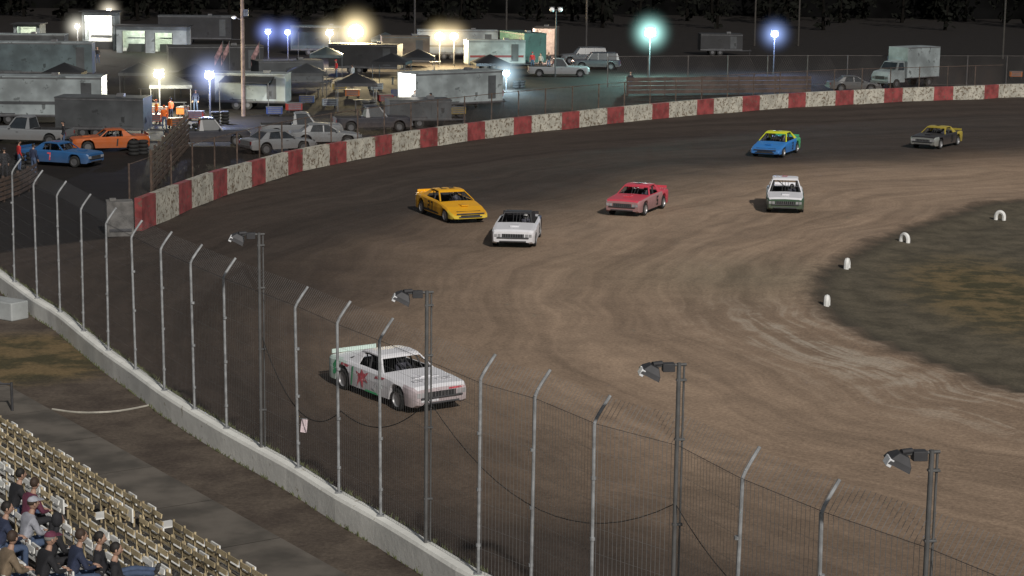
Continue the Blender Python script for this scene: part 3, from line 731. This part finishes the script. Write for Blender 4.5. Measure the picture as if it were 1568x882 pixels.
# added self-lit haze around each lamp, imitating bloom (volume, the same from every side)
def glowmat(color,k):
    nm='lamp_bloom_%d%d%d_%d'%(*[int(c_*99) for c_ in color],int(k*100))
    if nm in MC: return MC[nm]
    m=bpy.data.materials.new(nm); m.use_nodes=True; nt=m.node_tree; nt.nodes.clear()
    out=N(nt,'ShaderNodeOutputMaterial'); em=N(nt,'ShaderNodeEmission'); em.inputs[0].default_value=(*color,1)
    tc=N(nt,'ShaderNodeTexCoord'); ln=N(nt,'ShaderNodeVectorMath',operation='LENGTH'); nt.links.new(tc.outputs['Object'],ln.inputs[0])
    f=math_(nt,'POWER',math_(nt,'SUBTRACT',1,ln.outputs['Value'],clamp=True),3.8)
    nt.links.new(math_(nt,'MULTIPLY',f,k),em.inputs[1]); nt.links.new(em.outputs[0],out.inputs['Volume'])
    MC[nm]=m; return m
def floodpole(x,y,ytop,color,power,size=.45,heads=1,pm=darkmetal,lamp=True,em=25,glow=1.0):
    p=P(x,y); s_=F/((p.y)*math.cos(TH)+(HC)*math.sin(TH)); h=(y-ytop)/s_*1.02
    mb=MB(); mb.tube((0,0,0),(0,0,h),.07,pm,.05); em_m=mat('lamp_glow_%s_%d'%('%d%d%d'%tuple(int(c_*99) for c_ in color),em),color,.5,emit=em) if lamp else lens
    mb.tube((-.35*heads,0,h),(.35*heads,0,h),.04,pm)
    for i in range(heads):
        xx=(i-(heads-1)/2)*.8
        mb.box((xx,.06,h+.05),(size*1.2,.3,size*1.0),pm,M=Matrix.Rotation(rad(-20),3,'X'))
        mb.ell((xx,-.14,h+.02),(size*.62,.2,size*.55),em_m,12,8)
    o=mb.build('floodlight_pole',p,0)
    if lamp:
        l=bpy.data.lights.new('flood_lamp','POINT'); l.energy=power*6; l.color=color; l.shadow_soft_size=.25
        lo=bpy.data.objects.new('flood_lamp',l); COL.objects.link(lo); lo.parent=o; lo.location=(0,-.8,h-.1)
        hm=MB(); hm.ell((0,0,0),(1,1,1),glowmat(color,1.25*glow),20,14); ho=hm.build('bloom_volume'); R_=1.7+size*1.5
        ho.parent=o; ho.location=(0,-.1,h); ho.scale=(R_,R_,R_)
    return o
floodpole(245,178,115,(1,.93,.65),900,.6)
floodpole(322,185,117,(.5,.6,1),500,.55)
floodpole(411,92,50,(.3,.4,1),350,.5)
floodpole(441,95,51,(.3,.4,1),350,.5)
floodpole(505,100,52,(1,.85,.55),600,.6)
floodpole(545,110,50,(1,.80,.45),2600,1.2,1,em=40,glow=1.8)
floodpole(673,100,57,(1,.8,.45),1000,.8,glow=1.3)
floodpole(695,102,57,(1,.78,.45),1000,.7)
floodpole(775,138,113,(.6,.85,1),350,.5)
floodpole(994,118,52,(.5,1,.92),1300,.85,em=35,glow=1.5)
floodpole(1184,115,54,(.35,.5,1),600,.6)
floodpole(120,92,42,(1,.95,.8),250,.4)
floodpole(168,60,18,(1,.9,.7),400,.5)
floodpole(850,118,18,(1,1,1),0,.4,2,lamp=False)
mb=MB(); up=mat('pole_wood',(.13,.09,.065),.85,0,.3,3)
mb.tube((0,0,0),(0,0,11),.17,up,.13,n=12); mb.box((0,0,8.9),(2.2,.12,.12),up); mb.box((.3,-.2,7.8),(.35,.3,.5),cG)
for a in (-.9,-.3,.3,.9): mb.tube((a,0,8.96),(a,0,9.15),.05,trim)
mb.tube((-.2,-.1,7.3),(-.5,-.5,7.5),.04,trim); mb.ell((-.55,-.55,7.45),(.2,.2,.12),lens)
mb.build('utility_pole',P(373,178))
fpm=mat('far_pole',(.04,.035,.03))
for x,y in ((897,92),(635,80),(1155,70),(1222,70),(775,70),(1535,90)):
    mb=MB(); mb.tube((0,0,0),(0,0,12),.13,fpm,.09); mb.box((0,0,10.5),(1.8,.1,.1),fpm); mb.box((.6,0,10.6),(.1,.1,.2),trim); mb.build('utility_pole',P(x,y))
fm=mat('flag_cloth',(.25,.15,.15),.8,0,.5,3)
for x in (342,352,398):
    mb=MB(); mb.tube((0,0,0),(0,0,4.2),.03,trim); vs=[]
    for i in range(7):
        for j in range(4): vs.append((-.04-i*.12,.08*math.sin(i*1.3+j*.4),4.1-j*.28-i*.22))
    mb.add(vs,[(i*4+j,i*4+j+1,(i+1)*4+j+1,(i+1)*4+j) for i in range(6) for j in range(3)],fm,True); mb.build('flag',P(x,135))
tw=mat('white_painted_tire',(.78,.78,.76),.7,spot=((.3,.26,.22),4,.62))
for x,y,h in ((1531,334,-20),(1385,369,-50),(1297,409,70),(1266,467,75)):
    mb=MB(); R=[]; n_=14
    for i in range(n_+1):
        t=math.pi*i/n_; R.append([(math.cos(t)*(.20+.10*math.cos(s_)),.11*math.sin(s_),math.sin(t)*(.25+.10*math.cos(s_))+.06) for s_ in [k2*math.pi/4 for k2 in range(8)]])
    R=[[(a,b_,-.1) for a,b_,c_ in R[0]]]+R+[[(a,b_,-.1) for a,b_,c_ in R[-1]]]
    mb.add([p for q in R for p in q],[(i*8+q,(i+1)*8+q,(i+1)*8+(q+1)%8,i*8+(q+1)%8) for i in range(n_+2) for q in range(8)],tw,True)
    mb.build('half_buried_tire',P(x,y),rad(h))
# ---------------------------------------------------------------- people
def pose(kind):
    if kind=='stand':
        J=dict(pel=(0,0,.95),sp=(0,.0,1.12),ch=(0,.01,1.32),nk=(0,.0,1.48),hd=(0,.02,1.58))
        for s_,n_ in ((1,'r'),(-1,'l')):
            J.update({n_+'sh':(s_*.19,0,1.41),n_+'el':(s_*.25,-.03,1.13),n_+'wr':(s_*.24,.09,.90),n_+'hp':(s_*.10,0,.90),n_+'kn':(s_*.12,.03,.50),n_+'an':(s_*.13,-.02,.09),n_+'to':(s_*.15,.16,.05)})
    elif kind=='sit':
        J=dict(pel=(0,0,.12),sp=(0,.05,.30),ch=(0,.12,.50),nk=(0,.16,.65),hd=(0,.20,.745))
        for s_,n_ in ((1,'r'),(-1,'l')):
            J.update({n_+'sh':(s_*.19,.12,.57),n_+'el':(s_*.25,.22,.32),n_+'wr':(s_*.10,.42,.28),n_+'hp':(s_*.10,.02,.10),n_+'kn':(s_*.15,.46,.13),n_+'an':(s_*.14,.44,-.32),n_+'to':(s_*.16,.60,-.37)})
    else:
        J=dict(pel=(0,0,.12),sp=(0,-.06,.30),ch=(0,-.12,.50),nk=(0,-.12,.65),hd=(0,-.09,.75))
        for s_,n_ in ((1,'r'),(-1,'l')):
            J.update({n_+'sh':(s_*.19,-.12,.57),n_+'el':(s_*.30,-.12,.30),n_+'wr':(s_*.20,.14,.22),n_+'hp':(s_*.10,.02,.11),n_+'kn':(s_*.13,.46,.24),n_+'an':(s_*.10,.86,.22),n_+'to':(s_*.13,.92,.34)})
    return J
RAD=dict(pel=.135,sp=.125,ch=.145,nk=.055,hd=.055,sh=.075,el=.05,wr=.033,hp=.095,kn=.065,an=.045,to=.04)
EDG=[('pel','sp'),('sp','ch'),('ch','nk'),('nk','hd')]
for s_ in 'rl': EDG+=[('ch',s_+'sh'),(s_+'sh',s_+'el'),(s_+'el',s_+'wr'),('pel',s_+'hp'),(s_+'hp',s_+'kn'),(s_+'kn',s_+'an'),(s_+'an',s_+'to')]
BC={}
def bodymesh(kind):
    if kind in BC: return BC[kind]
    J=pose(kind); ks=list(J); me=bpy.data.meshes.new('tmp'); me.from_pydata([J[k] for k in ks],[(ks.index(a),ks.index(b_)) for a,b_ in EDG],[])
    o=bpy.data.objects.new('tmp',me); COL.objects.link(o); md=o.modifiers.new('s','SKIN'); md.use_smooth_shade=True
    for i,k in enumerate(ks):
        r=RAD.get(k) or RAD[k[1:]]; me.skin_vertices[0].data[i].radius=(r*(1.15 if k in('ch','pel','sp') else 1),r*(.85 if k in('ch','pel','sp') else 1)); me.skin_vertices[0].data[i].use_root=(k=='pel')
    sb=o.modifiers.new('u','SUBSURF'); sb.levels=2 if kind!='stand' else 1
    dg=bpy.context.evaluated_depsgraph_get(); ev=o.evaluated_get(dg); m2=ev.to_mesh()
    vs=[v_.co.copy() for v_ in m2.vertices]; fs=[list(p.vertices) for p in m2.polygons]; reg=[]
    def seg(a,b_,p): 
        a=Vector(J[a]);b_=Vector(J[b_]); t=max(0,min(1,(p-a).dot(b_-a)/(b_-a).length_squared)); return (p-a.lerp(b_,t)).length
    for p in m2.polygons:
        c_=p.center; e=min(EDG,key=lambda q:seg(q[0],q[1],c_)); n_=e[1]
        reg.append('skin' if n_=='hd' else 'shoe' if n_.endswith('to') else 'pants' if n_[1:] in('hp','kn','an') or (n_=='sp' and (c_-Vector(J['pel'])).length<.13) else 'shirt')
    ev.to_mesh_clear(); bpy.data.objects.remove(o); BC[kind]=(J,vs,fs,reg); return BC[kind]
skin=mat('skin',(.42,.26,.19),.6,0,.08)
def person(name,loc,rz,kind,shirt,pants,hair,hat=None,hood=False,turn=0,sc=1):
    J,vs,fs,reg=bodymesh(kind); mb=MB(); shoe=mat('shoes',(.04,.04,.04)); MM=dict(skin=skin if not hood else shirt,shirt=shirt,pants=pants,shoe=shoe)
    for k in MM:
        sel=[f for f,r_ in zip(fs,reg) if r_==k]
        mb.add(vs,sel,MM[k],True)
    T=Matrix.Rotation(turn,3,'Z'); h=Vector(J['hd'])+Vector((0,.01,.09))
    def fn(p):
        q=p.copy()
        if p.z<0: q.x*=1-.28*(-p.z); q.y*=1-.12*(-p.z)
        if p.y>.6 and abs(p.x)<.3 and -.3<p.z<.1: q.y+=.12
        return q
    mb.ell(h,(.076,.095,.118),skin,16,12,M=T,fn=fn)
    mb.ell(h+T@Vector((0,.098,-.02)),(.014,.02,.022),skin,8,6)
    for sx in (1,-1):
        mb.ell(h+T@Vector((sx*.078,-.005,-.01)),(.012,.022,.032),skin,8,6); mb.ell(h+T@Vector((sx*.03,.083,.01)),(.011,.008,.008),dark,8,6)
    mb.ell(h+T@Vector((0,.083,-.06)),(.024,.008,.006),mat('lips',(.3,.12,.1)),8,6)
    if hood: mb.ell(h+T@Vector((0,-.025,.01)),(.10,.105,.14),shirt,14,10,M=T)
    else: mb.ell(h+T@Vector((0,-.016,.022)),(.084,.10,.112),hair,14,10,M=T,zmin=-.35 if hat else -.55)
    if hat:
        mb.ell(h+T@Vector((0,-.005,.05)),(.09,.108,.085),hat,14,8,M=T,zmin=0); mb.box(h+T@Vector((0,.13,.055)),(.13,.1,.012),hat,turn)
    for s_,sg in (('r',1),('l',-1)):
        w=Vector(J[s_+'wr']); e=Vector(J[s_+'el']); d_=(w-e).normalized(); sd=Vector((sg,0,0)); sd=(sd-d_*sd.dot(d_)).normalized(); nn=d_.cross(sd)
        Mh=Matrix((sd,d_,nn)).transposed()
        mb.ell(w+d_*.05,(.042,.055,.02),skin,10,8,M=Mh)
        dn=Vector((0,0,-1))
        for i,l in enumerate((.062,.075,.07,.055)):
            b0=w+d_*.085+sd*((i-1.5)*-.02); b1=b0+d_*l*.5+dn*.008; b2=b1+(d_*.6+dn*.8).normalized()*l*.5
            mb.tube(b0,b1,.0095,skin,.0085,6); mb.tube(b1,b2,.0085,skin,.0065,6)
        b0=w+d_*.03-sd*.03; b1=b0-sd*.03+d_*.025; mb.tube(b0,b1,.012,skin,.01,6); mb.tube(b1,b1+d_*.03+dn*.01,.01,skin,.008,6)
    o=mb.build(name,loc,rz,ang=80); o.scale=(sc,sc,sc); return o
hb=mat('brown_hair',(.05,.03,.02)); hk=mat('black_hair',(.015,.012,.01)); hg=mat('grey_hair',(.25,.24,.22))
def cl(n,c): return mat('cloth_'+n,c,.85,0,.2,6)
face=math.atan2(-pe.y,-pe.x)-math.pi/2
def seated(x,y,kind,*a,**k):
    best=None
    for r in range(20):
        z=RISE*r+.12+.42; p=P(x,y,z+.45); d_=(p-A0).dot(pe)-(SP*r-.12)
        if best is None or abs(d_)<abs(best[0]): best=(d_,r)
    r=best[1]; z=RISE*r+.12+.42; p=P(x,y,z+.45); s_=(p-A0).dot(al)
    q=A0+al*s_+pe*(SP*r-.02); q.z=z
    person('spectator',q,face+k.pop('dr',0),kind,*a,sc=1.08,**k)
jn=cl('denim',(.06,.09,.16)); bl=cl('black',(.02,.02,.024)); gy_=cl('grey_fleece',(.36,.37,.42)); pu=cl('maroon',(.13,.03,.06)); nv=cl('navy',(.03,.04,.08))
seated(8,762,'sit',bl,jn,hk); seated(45,775,'sit',pu,bl,hb,dr=.15,turn=.4)
seated(62,803,'sit',gy_,jn,hb,hat=gy_); seated(20,812,'sit',nv,jn,hk,turn=-.4); seated(98,830,'sit',bl,bl,hk,hood=True); seated(112,858,'sit',nv,jn,hb,dr=-.1)
seated(150,862,'recline',bl,jn,hk,dr=-.5); seated(60,865,'sit',bl,jn,hg,hat=pu); seated(15,862,'sit',cl('tan',(.2,.15,.1)),jn,hb,turn=.5); seated(192,876,'recline',bl,jn,hk,dr=-.4)
ors=cl('orange',(.7,.14,.02)); rds=cl('red',(.5,.03,.03)); whs=cl('white',(.3,.3,.3))
for x,y,a,b_,r in ((240,190,ors,bl,2),(262,187,ors,bl,1),(252,200,ors,jn,3),(98,228,bl,jn,2),(30,262,rds,jn,-1),(52,268,nv,jn,-.5),(8,275,bl,bl,.5),(285,200,whs,jn,2),(300,172,nv,jn,3),(635,172,whs,jn,3),(660,178,bl,jn,1),(815,106,rds,jn,3),(828,108,whs,bl,2.6),(840,107,bl,jn,3),(150,98,bl,jn,3),(515,120,rds,jn,2),(540,128,whs,jn,1),(965,140,bl,jn,3),(220,212,nv,jn,1),(185,180,whs,jn,2)):
    person('pit_crew_member',P(x,y),r,'stand',a,b_,random.choice((hb,hk)),hat=random.choice((None,a)))
# ---------------------------------------------------------------- tree line
lf=mat('night_foliage',(.009,.0095,.008),1,0,.5,.3,spec=0); bark=mat('bark',(.010,.009,.008),1,spec=0)  # night darkness is put into the tree and hill colours
mb=MB()
for t in range(110):
    x=random.uniform(-120,150); y=random.uniform(300,350); h=random.uniform(9,16)
    mb.tube((x,y,0),(x+random.uniform(-.5,.5),y,h*.8),.3,bark,.08,n=6,caps=False)
    for k in range(4):
        z0=h*random.uniform(.25,.6); a=random.random()*6.3; mb.tube((x,y,z0),(x+math.cos(a)*3,y+math.sin(a)*3,z0+2),.12,bark,.04,n=5,caps=False)
    for k in range(110):
        a=random.random()*6.28; r_=random.random()**.5*h*.3; z0=h*random.uniform(.03,1)
        r_*=max(.4,math.sin(math.pi*min(1,max(.05,z0/h))));c_=Vector((x+math.cos(a)*r_,y+math.sin(a)*r_,z0))
        u1=Vector((random.gauss(0,1),random.gauss(0,1),random.gauss(0,1))).normalized(); u2=u1.orthogonal().normalized(); s_=random.uniform(.3,.8)
        mb.face([c_-u1*s_,c_-u2*s_*.6,c_+u1*s_,c_+u2*s_*.7],lf)
mb.build('tree_line')
mb=MB()
hv=[];nx=90
for i in range(nx):
    x=-400+i*9; 
    for j,(yy,zz_) in enumerate(((352,0),(356,9),(375,15),(420,0))): hv.append((x,yy+6*mnoise.noise((i*.3,j,0)),max(0,zz_*(1+.5*mnoise.noise((i*.23,j*2.1,1))))))
mb.add(hv,[(i*4+j,(i+1)*4+j,(i+1)*4+j+1,i*4+j+1) for i in range(nx-1) for j in range(3)],mat('hill_brush',(.0045,.0045,.0045),1,0,.5,.15,spec=0),True)
mb.build('hill')
# ---------------------------------------------------------------- light
W_=bpy.data.worlds.new("World"); S.world=W_; W_.use_nodes=True; nt=W_.node_tree
bg=nt.nodes['Background']; sk=nt.nodes.new('ShaderNodeTexSky'); sk.sky_type='NISHITA'; sk.sun_disc=False
EL=rad(33); az=Vector((.36,-.93,0)).normalized()
sk.sun_elevation=EL; sk.sun_rotation=math.atan2(az.x,az.y)
hsv=nt.nodes.new('ShaderNodeHueSaturation'); hsv.inputs['Saturation'].default_value=.35
nt.links.new(sk.outputs[0],hsv.inputs['Color']); nt.links.new(hsv.outputs[0],bg.inputs[0]); bg.inputs[1].default_value=.033
sl=bpy.data.lights.new('sun','SUN'); sl.energy=2.65; sl.angle=rad(1.5); sl.color=(1,.95,.88)
so=bpy.data.objects.new('sun',sl); COL.objects.link(so)
dv=Vector((az.x*math.cos(EL),az.y*math.cos(EL),math.sin(EL))); so.rotation_euler=dv.to_track_quat('Z','Y').to_euler(); so.location=(30,-30,60)
S.view_settings.view_transform='Standard'; S.view_settings.look='None'; S.view_settings.exposure=0
